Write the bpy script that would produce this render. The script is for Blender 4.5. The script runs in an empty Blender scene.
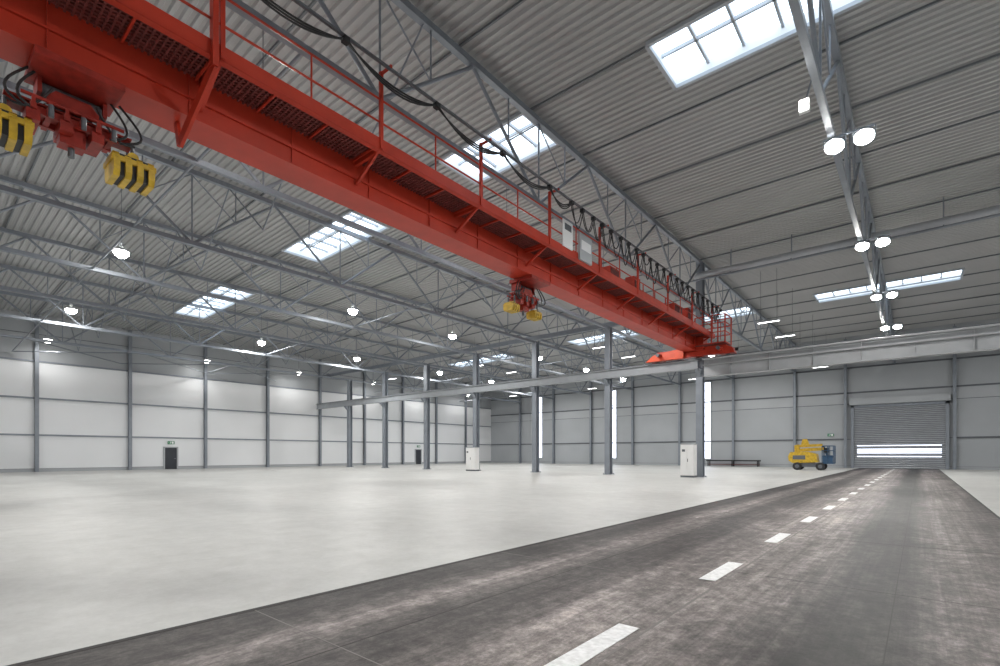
import bpy, math, random
from mathutils import Vector, Matrix
random.seed(3)
scene=bpy.context.scene
H=1.5
XL,XR,YF,YB=-57.2,12.1,-10.0,66.2
# ------------------------------------------------------------------ materials
def new_mat(name):
    m=bpy.data.materials.new(name); m.use_nodes=True
    nt=m.node_tree
    return m,nt,nt.nodes,nt.links,nt.nodes['Principled BSDF']
def flat(name,col,rough=.5,metal=0.0,noise=.12,scale=2.0,spec=.5):
    m,nt,N,L,b=new_mat(name)
    tc=N.new('ShaderNodeTexCoord'); nz=N.new('ShaderNodeTexNoise'); nz.inputs['Scale'].default_value=scale; nz.inputs['Detail'].default_value=5
    L.new(tc.outputs['Object'],nz.inputs['Vector'])
    r=N.new('ShaderNodeValToRGB')
    r.color_ramp.elements[0].position=.3; r.color_ramp.elements[1].position=.7
    r.color_ramp.elements[0].color=(*[c*(1-noise) for c in col],1)
    r.color_ramp.elements[1].color=(*[min(1,c*(1+noise)) for c in col],1)
    L.new(nz.outputs['Fac'],r.inputs['Fac']); L.new(r.outputs['Color'],b.inputs['Base Color'])
    b.inputs['Roughness'].default_value=rough; b.inputs['Metallic'].default_value=metal
    b.inputs['Specular IOR Level'].default_value=spec
    return m
def emis(name,col,st):
    m,nt,N,L,b=new_mat(name)
    b.inputs['Base Color'].default_value=(*col,1)
    b.inputs['Emission Color'].default_value=(*col,1); b.inputs['Emission Strength'].default_value=st
    return m
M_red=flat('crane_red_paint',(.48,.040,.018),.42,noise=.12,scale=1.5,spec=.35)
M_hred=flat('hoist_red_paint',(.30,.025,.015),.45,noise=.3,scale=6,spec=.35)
M_redd=flat('crane_red_grating',(.17,.035,.03),.6,noise=.35,scale=9)
M_orange=flat('crane_orange_cover',(.72,.085,.025),.4)
M_yel=flat('yellow_paint',(.58,.37,.025),.45,noise=.25,scale=5)
M_blk=flat('black_rubber',(.02,.02,.022),.55)
M_grey=flat('galvanised_grey',(.25,.275,.31),.45,.25,noise=.08)
M_greyd=flat('dark_steel_grey',(.12,.13,.145),.5,noise=.1)
M_purl=flat('purlin_grey',(.17,.185,.20),.5,noise=.1)
M_beam=flat('runway_beam_grey',(.42,.435,.45),.45,noise=.06)
M_beaml=flat('runway_beam_mid_grey',(.30,.32,.34),.45,noise=.06)
M_deck=flat('roof_deck_grey',(.42,.42,.42),.5,noise=.05,scale=.4)
M_white=flat('white_panel',(.82,.835,.85),.4,noise=.02,scale=.3)
M_wgrey=flat('light_grey_panel',(.41,.43,.45),.45,noise=.04,scale=.3)
M_bgrey=flat('back_wall_grey_panel',(.40,.42,.44),.5,noise=.05,scale=.3)
M_band=flat('back_wall_band_panel',(.43,.45,.47),.5,noise=.05,scale=.3)
M_cab=flat('cabinet_white',(.80,.80,.79),.4,noise=.03)
M_door=flat('door_dark',(.03,.035,.045),.5)
M_slat=flat('roller_slat_grey',(.42,.44,.47),.4,.3,noise=.05)
M_blue=flat('lift_blue_grey',(.025,.075,.15),.4,noise=.15,scale=5)
M_line=flat('road_marking_white',(.88,.88,.87),.6,noise=.16,scale=22)
M_green=flat('exit_sign_green',(.02,.20,.09),.5,noise=.02)
M_signw=flat('sign_white',(.85,.85,.85),.5,noise=.02)
M_frame=flat('skylight_frame',(.45,.48,.52),.5,noise=.02)
M_sky=emis('skylight_polycarbonate',(.76,.88,1.0),2.4)
M_win=emis('window_daylight_glass',(.80,.86,1.0),2.4)
M_lens=emis('lamp_lens',(1.0,.985,.94),85.0)
M_lensd=emis('lamp_lens_wallside',(1.0,.985,.94),16.0)
M_flood=emis('floodlight_led',(1.0,.985,.93),150.0)
def concrete():
    m,nt,N,L,b=new_mat('light_concrete_floor')
    tc=N.new('ShaderNodeTexCoord')
    def noise(s,d=8,r=.6,dist=0):
        n=N.new('ShaderNodeTexNoise'); n.inputs['Scale'].default_value=s; n.inputs['Detail'].default_value=d; n.inputs['Roughness'].default_value=r; n.inputs['Distortion'].default_value=dist
        L.new(tc.outputs['Object'],n.inputs['Vector']); return n.outputs['Fac']
    def ramp(i,a,ca,c,cc):
        r=N.new('ShaderNodeValToRGB'); e=r.color_ramp.elements
        e[0].position=a; e[0].color=(*ca,1); e[1].position=c; e[1].color=(*cc,1); L.new(i,r.inputs['Fac']); return r.outputs['Color']
    def mul(a,c):
        x=N.new('ShaderNodeMixRGB'); x.blend_type='MULTIPLY'; x.inputs['Fac'].default_value=1
        L.new(a,x.inputs[1]); L.new(c,x.inputs[2]); return x.outputs['Color']
    n1=noise(.18,9,.65,.4)
    col=mul(mul(ramp(n1,.32,(.45,.45,.435),.66,(.61,.61,.59)),ramp(noise(2.2,10,.7),.3,(.84,.84,.83),.62,(1,1,1))),ramp(noise(14,8,.8),.3,(.9,.9,.9),.6,(1,1,1)))
    L.new(col,b.inputs['Base Color'])
    rr=N.new('ShaderNodeMapRange'); rr.inputs['To Min'].default_value=.30; rr.inputs['To Max'].default_value=.60
    L.new(n1,rr.inputs['Value']); L.new(rr.outputs['Result'],b.inputs['Roughness'])
    b.inputs['Specular IOR Level'].default_value=.4
    return m
def asphalt():
    m,nt,N,L,b=new_mat('worn_dark_road')
    tc=N.new('ShaderNodeTexCoord'); sx=N.new('ShaderNodeSeparateXYZ'); L.new(tc.outputs['Object'],sx.inputs[0])
    def noise(scale,sc=(1,1,1),det=8,ro=.6,dist=0):
        mp=N.new('ShaderNodeMapping'); mp.inputs['Scale'].default_value=sc; L.new(tc.outputs['Object'],mp.inputs['Vector'])
        n=N.new('ShaderNodeTexNoise'); n.inputs['Scale'].default_value=scale; n.inputs['Detail'].default_value=det; n.inputs['Roughness'].default_value=ro; n.inputs['Distortion'].default_value=dist
        L.new(mp.outputs['Vector'],n.inputs['Vector']); return n.outputs['Fac']
    def ramp(inp,stops,tint=False):
        r=N.new('ShaderNodeValToRGB'); cr=r.color_ramp
        for p,v in stops[1:-1]: cr.elements.new(p)
        for el,(p,v) in zip(cr.elements,stops):
            el.position=p; el.color=(v*1.10,v*.965,v*.915,1) if tint else (v,v,v,1)
        L.new(inp,r.inputs['Fac']); return r.outputs['Color']
    def mul(a,c,f=1):
        x=N.new('ShaderNodeMixRGB'); x.blend_type='MULTIPLY'; x.inputs['Fac'].default_value=f
        L.new(a,x.inputs[1]); L.new(c,x.inputs[2]); return x.outputs['Color']
    ns=noise(1.0,(.7,.10,1),4,.5)
    mr=N.new('ShaderNodeMapRange'); mr.inputs['From Min'].default_value=-4.9; mr.inputs['From Max'].default_value=1.4
    L.new(sx.outputs['X'],mr.inputs['Value'])
    ms=N.new('ShaderNodeMath'); ms.operation='SUBTRACT'; ms.inputs[1].default_value=.5; L.new(ns,ms.inputs[0])
    mm=N.new('ShaderNodeMath'); mm.operation='MULTIPLY_ADD'; mm.inputs[1].default_value=.12
    L.new(ms.outputs[0],mm.inputs[0]); L.new(mr.outputs['Result'],mm.inputs[2])
    base=ramp(mm.outputs[0],[(0,.035),(.08,.045),(.15,.17),(.24,.055),(.31,.06),(.39,.19),(.50,.24),(.60,.19),(.67,.035),(.75,.03),(.82,.16),(.92,.13),(1,.07)],True)
    streak=ramp(noise(1.0,(7,.12,1),10,.75,.2),[(.36,.55),(.48,.9),(.62,1.5)])
    patch=ramp(noise(.5,(1,.45,1),12,.72,.8),[(.34,.5),(.50,1.0),(.64,1.7)])
    grit=ramp(noise(5,(1,.8,1),15,.88),[(.39,.4),(.50,.95),(.60,1.75)])
    dust=ramp(noise(1.6,(1,.35,1),14,.85,.5),[(.46,.85),(.58,1.1),(.68,2.2)])
    col=mul(mul(mul(mul(base,streak,.75),patch),grit),dust)
    L.new(col,b.inputs['Base Color'])
    bp=N.new('ShaderNodeBump'); bp.inputs['Strength'].default_value=.25; bp.inputs['Distance'].default_value=.01
    L.new(noise(18,(1,1,1),8,.8),bp.inputs['Height']); L.new(bp.outputs['Normal'],b.inputs['Normal'])
    b.inputs['Roughness'].default_value=.55
    b.inputs['Specular IOR Level'].default_value=.3
    return m
M_conc=concrete(); M_road=asphalt()
# ------------------------------------------------------------------ mesh builder
class MB:
    def __init__(s,name):
        s.n=name; s.v=[]; s.f=[]; s.mi=[]; s.mats=[]; s.sm=[]
    def m(s,mat):
        if mat not in s.mats: s.mats.append(mat)
        return s.mats.index(mat)
    def add(s,vs,fs,mat,smooth=False):
        o=len(s.v); s.v+=[tuple(v) for v in vs]; k=s.m(mat)
        for f in fs: s.f.append(tuple(o+i for i in f)); s.mi.append(k); s.sm.append(smooth)
    def box(s,x0,x1,y0,y1,z0,z1,mat):
        vs=[(x,y,z) for z in (z0,z1) for y in (y0,y1) for x in (x0,x1)]
        s.add(vs,[(0,2,3,1),(4,5,7,6),(0,1,5,4),(2,6,7,3),(0,4,6,2),(1,3,7,5)],mat)
    def beam(s,p,q,w,h,mat,up=(0,0,1)):
        p=Vector(p); q=Vector(q); d=(q-p).normalized(); up=Vector(up)
        if abs(d.dot(up))>.99: up=Vector((1,0,0))
        r=d.cross(up).normalized(); u=r.cross(d)
        vs=[c+a*r*w/2+b*u*h/2 for c in (p,q) for a,b in ((-1,-1),(1,-1),(1,1),(-1,1))]
        s.add(vs,[(0,1,2,3),(7,6,5,4),(0,4,5,1),(1,5,6,2),(2,6,7,3),(3,7,4,0)],mat)
    def ibeam(s,p,q,w,h,t,mat,up=(0,0,1)):
        p=Vector(p); q=Vector(q); d=(q-p).normalized(); u=Vector(up)
        if abs(d.dot(u))>.99: u=Vector((1,0,0))
        r=d.cross(u).normalized(); u=r.cross(d)
        s.beam(p,q,t,h-2*t,mat,u); s.beam(p+u*(h-t)/2,q+u*(h-t)/2,w,t,mat,u); s.beam(p-u*(h-t)/2,q-u*(h-t)/2,w,t,mat,u)
    def tube(s,p,q,r,mat,n=8,r2=None,cap=True):
        p=Vector(p); q=Vector(q); d=(q-p).normalized(); up=Vector((0,0,1))
        if abs(d.dot(up))>.99: up=Vector((1,0,0))
        a=d.cross(up).normalized(); b=a.cross(d); r2=r if r2 is None else r2
        vs=[c+(a*math.cos(t)+b*math.sin(t))*rr for c,rr in ((p,r),(q,r2)) for t in [2*math.pi*i/n for i in range(n)]]
        s.add(vs,[(i,i+n,(i+1)%n+n,(i+1)%n) for i in range(n)],mat,True)
        if cap: s.add(vs,[tuple(range(n)),tuple(range(2*n-1,n-1,-1))],mat)
    def path(s,pts,r,mat,n=6):
        for a,b in zip(pts[:-1],pts[1:]): s.tube(a,b,r,mat,n)
    def prism(s,poly,axis,a0,a1,mat):
        n=len(poly); vs=[]
        for a in (a0,a1):
            for u,v in poly:
                vs.append({'x':(a,u,v),'y':(u,a,v),'z':(u,v,a)}[axis])
        s.add(vs,[tuple(range(n)),tuple(range(2*n-1,n-1,-1))]+[(i,i+n,(i+1)%n+n,(i+1)%n) for i in range(n)],mat)
    def done(s,parent=None,origin=None):
        me=bpy.data.meshes.new(s.n); me.from_pydata(s.v,[],s.f)
        for m in s.mats: me.materials.append(m)
        me.polygons.foreach_set('material_index',s.mi); me.polygons.foreach_set('use_smooth',s.sm)
        me.update()
        o=bpy.data.objects.new(s.n,me); scene.collection.objects.link(o)
        if parent: o.parent=parent
        return o
def zr(x): return 14.2 if x>-11 else 14.2+(x+11)*0.022
# ------------------------------------------------------------------ floor & road
b=MB('floor'); b.box(XL-.3,XR+.3,YF-.3,YB+.3,-.3,0,M_conc); b.done()
RX0,RX1=-4.92,1.42
RE=YB-.45
b=MB('road'); b.box(RX0,RX1,YF+.1,RE,0,.006,M_road)
M_joint=flat('road_joint',(.03,.027,.025),.7)
M_jl=flat('road_joint_light',(.20,.185,.175),.7)
b.box(RX0-.03,RX0+.04,YF+.1,RE,0,.008,M_joint)
b.box(RX1-.02,RX1+.03,YF+.1,RE,0,.008,M_joint)
for x in (-3.45,-.2): b.box(x-.004,x+.004,YF+.1,RE,0,.0072,M_joint)
b.box(-1.79,-1.765,YF+.1,RE,0,.0075,M_jl)
y=2.2
while y<YB-1:
    b.box(RX0,-1.79,y-.006,y+.006,0,.0072,M_jl); b.box(-1.765,RX1,y+.9,y+.910,0,.0072,M_joint); y+=3.7
b.done()
b=MB('lane_marking'); y=2.85-3.3*3
while y<YB-3:
    b.box(-2.03,-1.84,y,y+1.22,.0085,.013,M_line); y+=3.3
b.done()
# ------------------------------------------------------------------ ceiling + skylights
XS=[(-48,-38.5),(-29.5,-22.3),(-15.8,-11.3),(-6.5,2.3)]
KR=[(15,23),(83,91),(189,198)]  # first row is unseen, behind the camera; glowing panes added to light that end
b=MB('ceiling'); pitch=.3
nk=int(round((YB+.2-YF)/pitch))
for k in range(nk):
    y0=YF+k*pitch
    inside=any(a<=k<c for a,c in KR)
    segs=[]
    if inside:
        cur=XL-.3
        for a,c in XS: segs.append((cur,a)); cur=c
        segs.append((cur,XR+.3))
    else: segs=[(XL-.3,XR+.3)]
    s2=[]
    for a,c in segs:
        if a<-11<c: s2+=[(a,-11),(-11,c)]
        else: s2.append((a,c))
    prof=[(0,0),(.11,0),(.15,.075),(.26,.075),(.30,0)]
    for a,c in s2:
        vs=[];n=len(prof)
        for X in (a,c):
            for u,w in prof: vs.append((X,y0+u,zr(X)+w))
        b.add(vs,[(i,i+1,i+1+n,i+n) for i in range(n-1)],M_deck)
b.done()
b=MB('roof_purlins')
y=33.6-3.73*11
while y<YB-1:
    for a,c in ((XL,-11),(-11,XR)):
        b.beam((a,y,zr(a)-.035),(c,y,zr(c)-.035),.06,.07,M_purl)
    y+=3.73
b.done()
wi=1
for ka,kc in KR:
    for a,c in XS:
        y0=YF+ka*pitch; y1=YF+kc*pitch
        s=MB('window_%d'%wi); wi+=1
        za,zc=zr(a),zr(c)
        up=.40
        for (yy) in (y0,y1):
            s.add([(a,yy,za-.06),(c,yy,zc-.06),(c,yy,zc+up),(a,yy,za+up)],[(0,1,2,3)],M_signw)
            s.beam((a,yy,za-.03),(c,yy,zc-.03),.12,.12,M_frame)
        for xx,zz in ((a,za),(c,zc)):
            s.add([(xx,y0,zz-.06),(xx,y1,zz-.06),(xx,y1,zz+up),(xx,y0,zz+up)],[(0,1,2,3)],M_signw)
            s.beam((xx,y0,zz-.03),(xx,y1,zz-.03),.12,.12,M_frame)
        s.add([(a,y0,za+up),(c,y0,zc+up),(c,y1,zc+up),(a,y1,za+up)],[(0,1,2,3)],M_sky)
        n=max(4,int(round((c-a)/1.1)))
        for i in range(1,n):
            xx=a+(c-a)*i/n; zz=zr(xx)+up-.06
            s.beam((xx,y0,zz),(xx,y1,zz),.08,.12,M_frame)
        s.beam((a,(y0+y1)/2,za+up-.06),(c,(y0+y1)/2,zc+up-.06),.06,.12,M_frame)
        s.done()
# ------------------------------------------------------------------ walls
def wall_side(name,x,face,mlow,mhigh):
    b=MB(name)
    b.box(min(x,x-face*.25),max(x,x-face*.25),YF-.3,YB+.3,0,14.6,M_greyd)
    ys=[33.6-6.5*k for k in range(7,-6,-1)]
    ys=[YF]+[y for y in ys if YF+.5<y<YB-.5]+[YB]
    zs=[.25,3.1,6.2,9.3,11.6,13.4,14.4]
    for y0,y1 in zip(ys[:-1],ys[1:]):
        for i,(z0,z1) in enumerate(zip(zs[:-1],zs[1:])):
            m=mlow if i<3 else mhigh
            b.box(min(x,x+face*.06),max(x,x+face*.06),y0+.02,y1-.02,z0+.03,z1-.03,m)
        b.box(min(x,x+face*.08),max(x,x+face*.08),y0,y1,0,.25,M_wgrey)
    for z in (3.1,6.2,9.3):
        b.box(min(x,x+face*.14),max(x,x+face*.14),YF,YB,z-.07,z+.07,M_grey)
    for y in ys[1:-1]:
        b.ibeam((x+face*.28,y,0),(x+face*.28,y,13.1),.26,.30,.03,M_grey,(1,0,0))
    b.done()
wall_side('wall_left',XL,1,M_white,M_wgrey)
wall_side('wall_right',XR,-1,M_white,M_wgrey)
def wall_end(name,y,face,door=None):
    b=MB(name)
    b.box(XL,XR,min(y,y-face*.25),max(y,y-face*.25),0,14.6,M_greyd)
    xs=[-11-6.6*k for k in range(6,-1,-1)]+[-6.2,2.6,7.3]
    xs=[XL]+xs+[XR]
    zs=[.25,3.1,6.9,8.1,10.8,13.4,14.4]
    for x0,x1 in zip(xs[:-1],xs[1:]):
        for i,(z0,z1) in enumerate(zip(zs[:-1],zs[1:])):
            b.box(x0+.02,x1-.02,min(y,y+face*.06),max(y,y+face*.06),z0+.03,z1-.03,M_bgrey if i!=2 else M_band)
        b.box(x0,x1,min(y,y+face*.08),max(y,y+face*.08),0,.25,M_bgrey)
    for z in (3.1,8.1,10.8):
        for x0,x1 in ((XL,-6.2),(2.6,XR)) if z<6 else ((XL,XR),):
            b.box(x0,x1,min(y,y+face*.16),max(y,y+face*.16),z-.08,z+.08,M_greyd)
    for x in xs[1:-1]:
        b.ibeam((x,y+face*.30,0),(x,y+face*.30,13.9),.26,.40,.03,M_grey,(0,1,0))
    b.done()
wall_end('wall_back',YB,-1)
wall_end('wall_front',YF,1)
for i,(x,w) in enumerate(((-21.1,.80),(-34.0,.65),(-46.9,.65))):
    s=MB('window_%d'%(wi)); wi+=1
    s.box(x-w,x+w,YB-.13,YB-.09,.9,10.6,M_win)
    for xx in (x-w,x,x+w): s.box(xx-.04,xx+.04,YB-.2,YB-.04,.85,10.65,M_frame)
    z=.9
    while z<10.7:
        s.box(x-w,x+w,YB-.18,YB-.08,z-.03,z+.03,M_frame); z+=1.08
    s.done()
dx0,dx1,dz=-5.45,1.95,6.45
s=MB('door_1')
n=34
for i in range(n):
    z0=.01+i*dz/n; z1=.01+(i+1)*dz/n; zm=(z0+z1)/2
    ys=YB-.22
    poly=[(ys,z0),(ys-.03,z0+.02),(ys-.06,zm),(ys-.03,z1-.02),(ys,z1)]
    s.prism(poly,'x',dx0,dx1,M_slat)
    s.box(dx0,dx1,ys-.055,ys,z1-.03,z1+.01,M_greyd)
    if i in (6,8,9,10,12):
        s.box(dx0+.3,dx1-.3,ys-.068,ys-.04,z0+.05,z1-.05,M_win)
for xx in (dx0-.12,dx1+.12):
    s.box(xx-.14,xx+.14,YB-.42,YB-.08,0,dz+.25,M_grey)
s.box(dx0-.26,dx1+.26,YB-.42,YB-.08,dz,dz+.28,M_grey)
s.box(dx0-.35,dx1+.35,YB-.75,YB-.08,dz+.28,dz+.95,M_wgrey)
s.done()
for i,(y,w) in enumerate(((17.5,1.15),(49.6,1.15))):
    s=MB('door_%d'%(i+2))
    x=XL+.065
    s.box(x,x+.06,y-w/2,y+w/2,0.002,2.12,M_door)
    for yy in (y-w/2,y+w/2): s.box(x,x+.12,yy-.06,yy+.06,0.002,2.2,M_wgrey)
    s.box(x,x+.12,y-w/2-.06,y+w/2+.06,2.12,2.22,M_wgrey)
    s.tube((x+.06,y+.42,1.05),(x+.14,y+.42,1.05),.02,M_grey)
    s.tube((x+.14,y+.42,1.05),(x+.14,y+.28,1.05),.02,M_grey)
    s.done()
def exit_sign(px,py,pz,axis):
    s=MB('exit_sign')
    k=.7
    def bx(u0,u1,z0,z1,d0,d1,mat):
        u0*=k;u1*=k;z0*=k;z1*=k
        if axis=='x': s.box(px+d0,px+d1,py+u0,py+u1,pz+z0,pz+z1,mat)
        else: s.box(px+u0,px+u1,py-d1,py-d0,pz+z0,pz+z1,mat)
    bx(-.42,.42,-.21,.21,0,.06,M_green)
    bx(.08,.30,-.15,.15,.06,.065,M_signw)
    bx(-.10,-.03,.08,.15,.06,.066,M_signw)
    bx(-.13,-.02,-.04,.07,.06,.066,M_signw)
    bx(-.02,.06,.0,.03,.06,.066,M_signw); bx(-.20,-.13,.02,.05,.06,.066,M_signw)
    bx(-.10,-.06,-.15,-.04,.06,.066,M_signw); bx(-.26,-.12,-.10,-.07,.06,.066,M_signw)
    bx(-.36,-.28,-.03,.03,.06,.065,M_signw)
    s.done()
exit_sign(XL+.16,17.5,2.62,'x'); exit_sign(XL+.16,49.6,2.62,'x'); exit_sign(-7.55,YB-.16,3.6,'y')
# ------------------------------------------------------------------ trusses
def truss(x,zt,zb,bw):
    b=MB('roof_truss')
    for ya,yb in ((YF+.1,33.6),(33.6,YB-.1)):
        n=6 if yb<40 else 5
        n*=2
        L=(yb-ya)/n
        b.beam((x,ya,zt-.22),(x,yb,zt-.22),.20,.20,M_grey)
        b.beam((x,ya,zb),(x,yb,zb),bw,.18,M_grey)
        for i in range(n):
            y0=ya+i*L; y1=y0+L; ym=(y0+y1)/2
            if i%2==0: b.tube((x,y0,zt-.3),(x,y1,zb),.06,M_grey)
            else: b.tube((x,y0,zb),(x,y1,zt-.3),.06,M_grey)
            if i%2==0: b.tube((x,y1,zb),(x,y1,zt-.3),.035,M_grey,6); b.tube((x,ym,(zt+zb)/2-.15),(x,ym,zt-.3),.028,M_grey,6); b.tube((x,ym,(zt+zb)/2-.15),(x,y0+L*0.98,zt-.35),.028,M_grey,6)
            else: b.tube((x,ym,(zt+zb)/2-.15),(x,ym,zt-.3),.028,M_grey,6); b.tube((x,ym,(zt+zb)/2-.15),(x,y0+.02,zt-.35),.028,M_grey,6)
    b.done()
TX=[-2.0]+[-11-6.6*k for k in range(7)]
for x in TX+[6.9]:
    z=zr(x)
    truss(x,z,z-3.3,.24 if x<-20 else .17)
b=MB('roof_bracing')
allx=sorted([XL+.3]+TX+[6.9,XR])
for y in (6.1,20.7,41.7,58):
    for a,c in zip(allx[:-1],allx[1:]):
        if c<=-11: b.tube((a,y,zr(a)-3.3),(c,y,zr(c)-3.3),.045,M_grey,6)
for a,c in zip(allx[:-1],allx[1:]):
    if c<=-11:
        for y in (9.75,24.3,45.7):
            m=(a+c)/2
            b.tube((a,y,zr(a)-.3),(m,y,zr(m)-3.2),.032,M_grey,6); b.tube((m,y,zr(m)-3.2),(c,y,zr(c)-.3),.032,M_grey,6)
for ya,yb in ((6.1,13.4),(13.4,20.7),(20.7,28.0)):
    b.tube((XL+.3,ya,zr(XL)-3.3),(-50.6,yb,zr(-50.6)-3.3),.04,M_grey,6)
    b.tube((XL+.3,yb,zr(XL)-3.3),(-50.6,ya,zr(-50.6)-3.3),.04,M_grey,6)
b.done()
M_pipe=flat('bright_metal_pipe',(.55,.57,.60),.28,.55,noise=.04)
b=MB('eaves_tube_beam')
b.tube((-11.2,33.2,12.95),(XR-.05,33.2,12.95),.25,M_pipe,20)
b.tube((-11.2,32.8,12.6),(XR-.05,32.8,12.6),.07,M_grey,8)
x=-9
while x<XR-.2:
    b.beam((x,33.2,13.15),(x,33.2,zr(x)),.06,.06,M_grey); b.beam((x,33.2,12.9),(x,32.8,12.6),.05,.05,M_grey); x+=3.3
b.done()
b=MB('column_head_beam')
b.ibeam((XL+.3,33.6,11.0),(-11,33.6,11.0),.2,.35,.02,M_grey)
b.done()
# ------------------------------------------------------------------ columns & runway
RY=33.6; ZT=7.6
for k in range(7):
    x=-11-6.6*k
    b=MB('steel_column')
    b.ibeam((x,RY,0.03),(x,RY,zr(x)-3.3+.1 if k else zr(x)-.2),.42,.46,.035,M_grey,(0,1,0))
    b.box(x-.32,x+.32,RY-.30,RY+.34,0,.035,M_grey)
    b.prism([(RY-.75,ZT-.63),(RY-.2,ZT-.63),(RY-.2,ZT-1.15)],'x',x-.12,x+.12,M_grey)
    for s_ in (-1,1):
        for t_ in (-1,1): b.tube((x+s_*.26,RY+t_*.27,.03),(x+s_*.26,RY+t_*.27,.09),.025,M_greyd,6)
    b.done()
RC=RY-.5
b=MB('crane_runway')
b.ibeam((XL+.4,RC,ZT-.32),(-11,RC,ZT-.32),.34,.6,.04,M_beaml)
b.ibeam((-10.6,RC,ZT-.6),(XR-.3,RC,ZT-.6),.42,1.16,.04,M_beam)
b.box(-10.6,XR-.3,RC-.24,RC-.02,ZT-.48,ZT-.42,M_beam)
b.box(XL+.4,XR-.3,RC-.035,RC+.035,ZT-.02,ZT+.06,M_greyd)
x=-9
while x<XR-.4: b.box(x-.01,x+.01,RC-.20,RC+.20,ZT-1.14,ZT-.06,M_beam); x+=2.2
b.tube((-10.6,RC-.35,ZT-.10),(XR-.3,RC-.35,ZT-.10),.06,M_beam,8)
b.done()
NY=-1.2
b=MB('crane_runway')
b.ibeam((XL+.4,NY,ZT-.32),(XR-.3,NY,ZT-.32),.34,.6,.04,M_beam)
b.box(XL+.4,XR-.3,NY-.035,NY+.035,ZT-.02,ZT+.06,M_greyd)
b.done()
for k in range(7):
    x=-11-6.6*k
    b=MB('steel_column')
    b.ibeam((x,NY-.5,0.03),(x,NY-.5,zr(x)-3.3),.36,.46,.035,M_grey,(0,1,0))
    b.box(x-.3,x+.3,NY-.8,NY-.2,0,.035,M_grey)
    b.prism([(NY+.25,ZT-.63),(NY-.3,ZT-.63),(NY-.3,ZT-1.15)],'x',x-.12,x+.12,M_grey)
    b.done()
# ------------------------------------------------------------------ crane
crane=bpy.data.objects.new('overhead_crane',None); scene.collection.objects.link(crane)
gx0,gx1=-11.75,-11.0; gz0,gz1=8.1,9.3; ya,yb=NY-.3,RC+.3
b=MB('main_girder')
b.box(gx0+.04,gx1-.04,ya,yb,gz0+.03,gz1-.03,M_red)
b.box(gx0-.03,gx1+.03,ya,yb,gz0,gz0+.035,M_red)
b.box(gx0-.03,gx1+.03,ya,yb,gz1-.035,gz1,M_red)
b.box(gx1-.05,gx1+.015,ya,yb,gz0+.38,gz0+.42,M_red)
y=ya+1
while y<yb-.5:
    b.box(gx1-.05,gx1+.0,y-.01,y+.01,gz0+.03,gz1-.03,M_red); y+=2.1
b.done(crane)
b=MB('walkway')
wz=8.95; wx=-10.0
y=ya+.2
while y<yb-.3:
    b.box(gx1-.05,wx,y,y+.035,wz-.03,wz+.0,M_redd); y+=.10
x=gx1+.05
while x<wx:
    b.box(x,x+.012,ya+.2,yb-.2,wz-.035,wz,M_redd); x+=.10
b.box(gx1-.02,wx,ya+.2,yb-.2,wz,wz+.008,M_redd)
b.box(wx-.06,wx+.02,ya+.1,yb-.1,wz-.12,wz+.16,M_red)
b.box(wx-.12,wx+.02,ya+.1,yb-.1,wz-.13,wz-.11,M_red)
posts=[]; y=3.9-3.6
while y<yb-.3:
    posts.append(y); y+=3.6
for y in posts:
    b.beam((gx1-.05,y,wz-.08),(wx,y,wz-.08),.08,.12,M_red)
    b.beam((gx1-.02,y,gz0+.25),(wx-.1,y,wz-.1),.06,.08,M_red)
y=ya+.5
while y<yb-.3:
    b.beam((gx1,y,wz-.05),(wx,y,wz-.05),.04,.06,M_red); y+=1.2
b.done(crane)
b=MB('railing')
for z in (wz+.55,wz+1.1):
    b.tube((wx,ya+.1,z),(wx,yb-.1,z),.026,M_red,8)
for i,y in enumerate(posts):
    b.beam((wx+.02,y,wz-.1),(wx+.02,y,10.7),.08,.08,M_red)
    b.beam((wx+.02,y,10.66),(wx+.42,y,10.66),.05,.06,M_red)
    b.tube((wx,y+1.8,wz),(wx,y+1.8,wz+1.1),.022,M_red,8)
b.done(crane)
b=MB('hanging_bracket')
y=3.75
b.beam((wx+.05,y,8.6),(wx+.05,y,11.2),.10,.16,M_red)
b.beam((wx+.05,y,8.65),(-11.25,y-.15,7.62),.06,.20,M_red)
b.beam((-11.25,y-.15,7.62),(-11.4,y-.15,8.12),.06,.14,M_red)
b.done(crane)
b=MB('festoon_cables')
fx=wx+.36; fz=10.62
b.box(fx-.03,fx+.03,ya,yb,fz-.03,fz+.03,M_greyd)
def sag(y0,y1,s,x=fx,z=fz-.06,r=.022,n=12):
    pts=[]
    for i in range(n+1):
        t=i/n; pts.append((x,y0+(y1-y0)*t,z-s*(1-(2*t-1)**2)))
    b.path(pts,r,M_blk,6)
cl=[.6,3.4,6.3,9.0,11.7,14.2,15.6]
for a,c in zip(cl[:-1],cl[1:]):
    for j in range(3): sag(a,c,.28+.09*j,fx+.03*(j-1))
y=15.6
while y<yb-.9:
    w=random.uniform(.7,.9)
    for j in range(2): sag(y,y+w,.55+.3*j+random.uniform(-.2,.25),fx+.06*(j-.5),r=.02,n=10)
    cl.append(y+w); y+=w
for y in cl: b.box(fx-.07,fx+.07,y-.07,y+.07,fz-.14,fz-.02,M_blk)
b.done(crane)
b=MB('panels_and_boxes')
b.box(wx+.03,wx+.07,15.5,16.15,wz+.12,wz+1.1,M_signw)
b.box(wx+.07,wx+.075,15.6,16.05,wz+.75,wz+.98,M_greyd)
b.box(wx+.03,wx+.12,16.6,17.5,wz-.05,wz+.95,M_wgrey)
b.box(wx+.12,wx+.13,16.7,17.4,wz+.35,wz+.7,M_signw)
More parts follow.
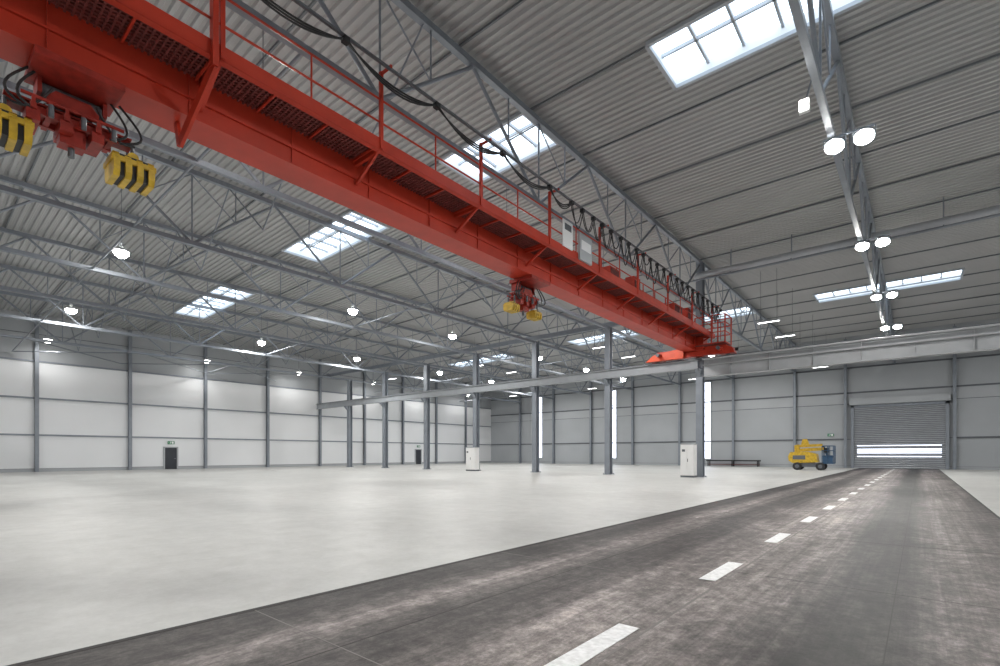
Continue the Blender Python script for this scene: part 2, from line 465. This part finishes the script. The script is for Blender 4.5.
for y,w,h in ((20,1.0,.8),(22.4,.7,1.0),(27.5,1.2,.9),(29.6,.8,1.1)):
    b.box(gx1+.15,gx1+.6,y,y+w,wz+.01,wz+h,M_red)
    b.box(gx1+.6,gx1+.62,y+.06,y+w-.06,wz+.08,wz+h-.08,M_redd)
y=19.0
while y<31.5:
    b.beam((gx0+.1,y,gz1),(gx0+.1,y,gz1+1.1),.05,.05,M_red); b.beam((gx1-.1,y,gz1),(gx1-.1,y,gz1+1.1),.05,.05,M_red); y+=1.5
for z in (gz1+.55,gz1+1.1): b.beam((gx0+.1,19,z),(gx0+.1,31.2,z),.04,.04,M_red)
b.done(crane)
for nm,yc in (('end_carriage',RC),('end_carriage',NY)):
    b=MB(nm)
    x0,x1=-14.1,-8.7
    b.box(x0+.5,x1-.5,yc-.24,yc+.24,ZT+.16,ZT+.72,M_red)
    for xx,sg in ((x0,1),(x1,-1)):
        b.prism([(xx,ZT+.12),(xx+sg*.15,ZT+.5),(xx+sg*.6,ZT+.66),(xx+sg*.9,ZT+.66),(xx+sg*.9,ZT+.12)],'y',yc-.26,yc+.26,M_red)
        b.tube((xx+sg*.45,yc-.09,ZT+.28),(xx+sg*.45,yc+.09,ZT+.28),.22,M_greyd,18)
        b.tube((xx+sg*.02,yc,ZT+.34),(xx-sg*.16,yc,ZT+.34),.09,M_blk,10)
        b.tube((xx+sg*.8,yc-.24,ZT+.42),(xx+sg*.8,yc-.75,ZT+.42),.14,M_red,14)
        b.tube((xx+sg*.8,yc-.75,ZT+.42),(xx+sg*.8,yc-.95,ZT+.42),.11,M_greyd,14)
    b.prism([(x0-.2,ZT+.1),(x0+.3,ZT+.5),(gx0,ZT+.78),(gx0,ZT+.1)],'y',yc-.5,yc-.3,M_orange)
    b.box(gx0-.3,gx1+.5,yc-.45,yc+.35,ZT+.5,gz1-.2,M_red)
    for xx in (gx1+.1,wx+.1,wx+.9):
        b.beam((xx,yc-.8,ZT+.7),(xx,yc-.8,wz+1.1),.07,.07,M_red); b.beam((xx,yc+.5,ZT+.7),(xx,yc+.5,wz+1.1),.07,.07,M_red)
    for z in (ZT+.75,wz+.05,wz+.6,wz+1.1):
        b.beam((gx1+.1,yc-.8,z),(wx+.9,yc-.8,z),.05,.05,M_red); b.beam((wx+.9,yc-.8,z),(wx+.9,yc+.5,z),.05,.05,M_red); b.beam((gx1+.1,yc+.5,z),(wx+.9,yc+.5,z),.05,.05,M_red)
    b.box(gx1+.1,wx+.9,yc-.8,yc+.5,ZT+.7,ZT+.74,M_redd)
    b.done(crane)
def hoist(yc,half,idx,mk):
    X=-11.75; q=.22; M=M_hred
    b=MB('magnet_hoist_%d'%idx)
    b.box(gx0-.2,gx1+.1,yc-.6,yc+.6,gz0-.14,gz0-.02,M)
    b.tube((X,yc-.42,gz0-.26),(X,yc+.42,gz0-.26),.12,M_greyd,16)
    b.box(X-.2,X+.2,yc-.48,yc-.42,gz0-.4,gz0-.05,M); b.box(X-.2,X+.2,yc+.42,yc+.48,gz0-.4,gz0-.05,M)
    for dy in (-.32,-.12,.12,.32):
        for dx in (-.1,.1): b.tube((X+dx,yc+dy,gz0-.3),(X+dx,yc+dy*.8,7.55+q),.012,M_blk,5)
    for dx in (-.2,.14):
        b.prism([(yc-.36,7.34+q),(yc-.36,7.46+q),(yc-.24,7.60+q),(yc+.24,7.60+q),(yc+.36,7.46+q),(yc+.36,7.34+q)],'x',X+dx,X+dx+.06,M)
    for dy in (-.2,.2): b.tube((X-.12,yc+dy,7.46+q),(X+.12,yc+dy,7.46+q),.14,M_greyd,18)
    b.ibeam((X,yc-half,7.24+q),(X,yc+half,7.24+q),.22,.18,.03,M)
    for s_ in (-.2,.2):
        b.beam((X+s_,yc-half*.7,7.14+q),(X+s_,yc+half*.7,7.14+q),.07,.12,M)
        b.tube((X+s_*1.6,yc-half*.8,7.30+q),(X+s_*1.6,yc+half*.8,7.30+q),.03,M,8)
    for i in range(6):
        yy=yc-half*.62+i*half*1.24/5
        b.beam((X-.34,yy,7.14+q),(X+.34,yy,7.14+q),.08,.10,M)
        b.beam((X+.32,yy,7.1+q),(X+.32,yy,7.32+q),.05,.05,M)
        if i%2==0: b.box(X-.30,X+.30,yy-.09,yy+.09,6.92+q,7.1+q,M)
        else: b.tube((X+.38,yy,7.02+q),(X+.38,yy,7.22+q),.04,M_greyd,8)
    b.box(X-.14,X+.14,yc-.18,yc+.18,6.78+q,7.1+q,M)
    b.tube((X,yc,6.62+q),(X,yc,6.82+q),.05,M_greyd,8)
    for sg in (-1,1):
        ym=yc+sg*half; zc=6.93+q-.02
        def Z(d): return zc+d*mk
        for dx in (-.14,.14): b.tube((X+dx,ym,Z(0)),(X+dx,ym,7.2+q),.03,M_greyd,6)
        b.prism([(ym-.34*mk,Z(-.48)),(ym-.38*mk,Z(-.15)),(ym-.26*mk,Z(.0)),(ym+.26*mk,Z(.0)),(ym+.38*mk,Z(-.15)),(ym+.34*mk,Z(-.48))],'x',X-.30*mk,X+.30*mk,M_blk)
        for i in range(4):
            yy=ym+(-.33+i*.22)*mk
            b.prism([(X-.30*mk,Z(-.52)),(X-.38*mk,Z(-.40)),(X-.38*mk,Z(-.14)),(X-.28*mk,Z(.02)),(X+.28*mk,Z(.02)),(X+.38*mk,Z(-.14)),(X+.38*mk,Z(-.40)),(X+.30*mk,Z(-.52))],'y',yy-.06*mk,yy+.06*mk,M_yel)
        b.box(X-.36*mk,X+.36*mk,ym-.42*mk,ym+.42*mk,Z(-.18),Z(-.07),M_yel)
        b.tube((X-.26*mk,ym,Z(.03)),(X+.26*mk,ym,Z(.03)),.11*mk,M_yel,14)
        pts=[(X+.3,yc+sg*.3,7.55+q)]
        for t in range(9):
            u=t/8; pts.append((X+.3,yc+sg*(.3+(half-.3)*u),7.55+q-.45*u-.2*math.sin(math.pi*u)))
        b.path(pts,.02,M_blk)
    for dy in (-.6,-.5,.5,.65):
        pts=[]
        for t in range(11):
            u=t/10; pts.append((X+.25+.1*math.sin(3*u),yc+dy*(1+.5*math.sin(math.pi*u)),gz0-.1-u*.7-.15*math.sin(math.pi*u)))
        b.path(pts,.022,M_blk)
    b.done(crane)
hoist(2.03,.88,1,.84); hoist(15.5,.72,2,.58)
# ------------------------------------------------------------------ lamps
LC=(1,.985,.96)
def area(x,y,z,power,parent,size=.46):
    l=bpy.data.lights.new('lamp_light','AREA'); l.shape='DISK'; l.size=size; l.energy=power; l.color=LC
    lo=bpy.data.objects.new('lamp_light',l); lo.location=(x,y,z); lo.parent=parent; scene.collection.objects.link(lo)
def lamp(x,y,z,power,lens=None):
    lens=lens or M_lens
    b=MB('high_bay_lamp')
    top=zr(x); k=1.25
    b.tube((x,y,z+.42),(x,y,top),.012,M_greyd,5)
    b.tube((x,y,z+.24),(x,y,z+.46),.11,M_wgrey,14,.08)
    b.tube((x,y,z+.04),(x,y,z+.24),.24*k,M_wgrey,20,.11,cap=False)
    prof=[(.24,.05),(.235,-.02),(.19,-.10),(.11,-.155),(0.02,-.175)]
    for (r0,z0),(r1,z1) in zip(prof[:-1],prof[1:]):
        b.tube((x,y,z+z0*k),(x,y,z+z1*k),r0*k,lens,18,r1*k,cap=False)
    b.tube((x,y,z-.17*k),(x,y,z-.176*k),.02*k,lens,18)
    o=b.done()
    area(x,y,z-.24,power,o)
P=405
for x,ys in ((-15,(-5,7,18.5,28)),(-28.4,(-5,6.7,19.1,28.2)),(-42.3,(-5,7.3,19.6,28.9))):
    for y in list(ys)+[40,49,58]: lamp(x,y,10.8,P*(1.25 if x<-40 else 1))
for y in (-5,8,20,29.7,40,49,58): lamp(-54.9,y,10.8,P*.22,M_lensd)
# round floodlights mounted tight under the road truss, in pairs on a cross bar
def flood_pair(y):
    b=MB('led_floodlight_pair')
    z=10.78
    b.box(-2.2,-.98,y-.03,y+.03,z-.0,z+.05,M_grey)
    tl=math.radians(25)
    nrm=Vector((0,-math.sin(tl),-math.cos(tl)))
    for x in (-1.93,-1.22):
        c=Vector((x,y,z-.20))
        b.tube(c-nrm*.10,c-nrm*.02,.12,M_greyd,20,.24)
        b.tube(c-nrm*.02,c+nrm*.05,.25,M_greyd,24,cap=False)
        b.tube(c+nrm*.02,c+nrm*.055,.235,M_flood,24)
        for j in range(7):
            xx=x-.15+j*.05
            cc=c-nrm*.13
            b.beam(Vector((xx,cc.y-.11,cc.z)),Vector((xx,cc.y+.11,cc.z)),.012,.08,M_greyd)
        for s_ in (-.265,.265): b.box(x+s_-.012,x+s_+.012,y-.03,y+.03,z-.24,z+.03,M_grey)
    o=b.done()
    for x in (-1.93,-1.22): area(x,y-.02,z-.47,P*.42,o,.3)
for y in (-6,8.4,17.7,27.0,36.3,45.6,55): flood_pair(y)
for y in (-4,12,26,42,56): lamp(9.8,y,10.8,P*.5)
TG=emis('tube_glow',(1,1,1),7)
for x in (-21,-35,-49,-8):
    for y in (38.5,44,53.5,62):
        b=MB('strip_light')
        b.box(x-.7,x+.7,y-.07,y+.07,10.6,10.7,M_wgrey); b.box(x-.66,x+.66,y-.05,y+.05,10.57,10.6,TG)
        for dx in (-.5,.5): b.tube((x+dx,y,10.7),(x+dx,y,zr(x)-.0),.01,M_greyd,4)
        b.done()
b=MB('emergency_light'); b.box(-2.35,-2.12,14.6,14.72,10.1,10.42,M_signw); b.beam((-2.2,14.66,10.4),(-2.05,14.66,10.95),.04,.04,M_grey); b.box(-2.33,-2.14,14.58,14.6,10.13,10.39,M_lensd); b.done()
# ------------------------------------------------------------------ cabinets, bench
def cabinet(x,y,w,d,h):
    b=MB('electrical_cabinet')
    b.box(x-w/2,x+w/2,y-d/2,y+d/2,.0,.12,M_greyd)
    b.box(x-w/2,x+w/2,y-d/2,y+d/2,.12,h,M_cab)
    b.box(x-w/2-.02,x+w/2+.02,y-d/2-.03,y+d/2+.02,h,h+.05,M_wgrey)
    for i in (0,1):
        x0=x-w/2+.03+i*(w/2-.015)
        b.box(x0,x0+w/2-.045,y-d/2-.02,y-d/2,.18,h-.06,M_cab)
    b.box(x+.03,x+.06,y-d/2-.04,y-d/2-.02,1.0,1.2,M_blk)
    b.box(x-w/2+.1,x-w/2+.3,y-d/2-.024,y-d/2-.02,h-.45,h-.3,M_greyd)
    b.done()
cabinet(-30.5,32.8,1.05,.6,2.05); cabinet(-11.45,32.75,.85,.6,2.1)
b=MB('steel_bench_rack')
for x in (-20.2,-17.4,-14.6): 
    for y in (YB-1.6,YB-.9): b.box(x-.05,x+.05,y-.05,y+.05,0,.62,M_blk)
for y in (YB-1.6,YB-1.25,YB-.9): b.box(-20.4,-14.4,y-.09,y+.09,.62,.78,M_blk)
b.box(-20.3,-14.5,YB-1.5,YB-1.0,.2,.26,M_redd)
b.done()
# ------------------------------------------------------------------ boom lift
def boom_lift(lx,ly,sc):
    b=MB('boom_lift'); cx=cy=0
    def wheel(x,y):
        b.tube((x,y-.17,.42),(x,y+.17,.42),.42,M_blk,20); b.tube((x,y-.18,.42),(x,y+.18,.42),.2,M_greyd,14)
    for x in (cx-1.15,cx+1.0):
        for y in (cy-.85,cy+.85): wheel(x,y)
    b.box(cx-1.4,cx+1.25,cy-.62,cy+.62,.35,.78,M_greyd)
    b.tube((cx-.1,cy,.78),(cx-.1,cy,.95),.5,M_blk,18)
    body=[(cx-2.0,1.0),(cx-2.05,1.5),(cx-1.85,1.95),(cx-.3,2.0),(cx+.6,1.75),(cx+.75,.85),(cx-1.6,.75)]
    b.prism(body,'y',cy-.75,cy-.15,M_yel); b.prism(body,'y',cy+.15,cy+.75,M_yel)
    b.box(cx-1.9,cx-.2,cy-.15,cy+.15,1.0,1.7,M_yel)
    b.box(cx-1.6,cx-.4,cy-.765,cy-.75,1.15,1.6,M_greyd)
    b.beam((cx-1.3,cy,2.15),(cx+1.2,cy,2.3),.30,.34,M_yel)
    b.beam((cx-1.35,cy,2.6),(cx+1.1,cy,2.7),.26,.28,M_yel)
    b.prism([(cx-1.5,1.7),(cx-1.55,2.7),(cx-1.1,2.8),(cx-1.0,1.75)],'y',cy-.18,cy+.18,M_yel)
    b.prism([(cx-.9,2.75),(cx-.75,3.35),(cx-.35,3.4),(cx-.1,2.7)],'y',cy-.22,cy+.22,M_yel)
    b.beam((cx+1.15,cy,2.6),(cx+1.6,cy,1.35),.16,.2,M_blue)
    x0,x1=cx+1.15,cx+2.15; y0,y1=cy-.85,cy+.85
    b.box(x0,x1,y0,y1,.7,.8,M_blue)
    for z in (1.45,2.1,2.6):
        for p,q in (((x0,y0),(x1,y0)),((x1,y0),(x1,y1)),((x1,y1),(x0,y1)),((x0,y1),(x0,y0))):
            b.tube((*p,z),(*q,z),.04,M_blue,8)
    for x in (x0,(x0+x1)/2,x1):
        for y in (y0,cy,y1): b.tube((x,y,.75),(x,y,2.6),.035,M_blue,8)
    b.box(x0+.05,x1-.05,y0+.02,y0+.05,.8,1.6,M_blue)
    b.box(x0+.1,x0+.5,cy-.3,cy+.3,1.9,2.4,M_blk)
    o=b.done(); o.location=(lx,ly,0); o.scale=(sc,sc,sc)
boom_lift(-7.85,54.9,.86)
# ------------------------------------------------------------------ world / camera
w=bpy.data.worlds.new('World'); scene.world=w; w.use_nodes=True
bg=w.node_tree.nodes['Background']; bg.inputs['Color'].default_value=(.6,.75,1,1); bg.inputs['Strength'].default_value=1
cam=bpy.data.cameras.new('Camera'); co=bpy.data.objects.new('Camera',cam); scene.collection.objects.link(co)
co.location=(0,0,H); co.rotation_euler=(math.radians(90),0,math.radians(39.8))
cam.sensor_width=36; cam.lens=18.14; cam.shift_y=.121; cam.clip_end=300; cam.clip_start=.05
scene.camera=co
scene.view_settings.view_transform='Standard'
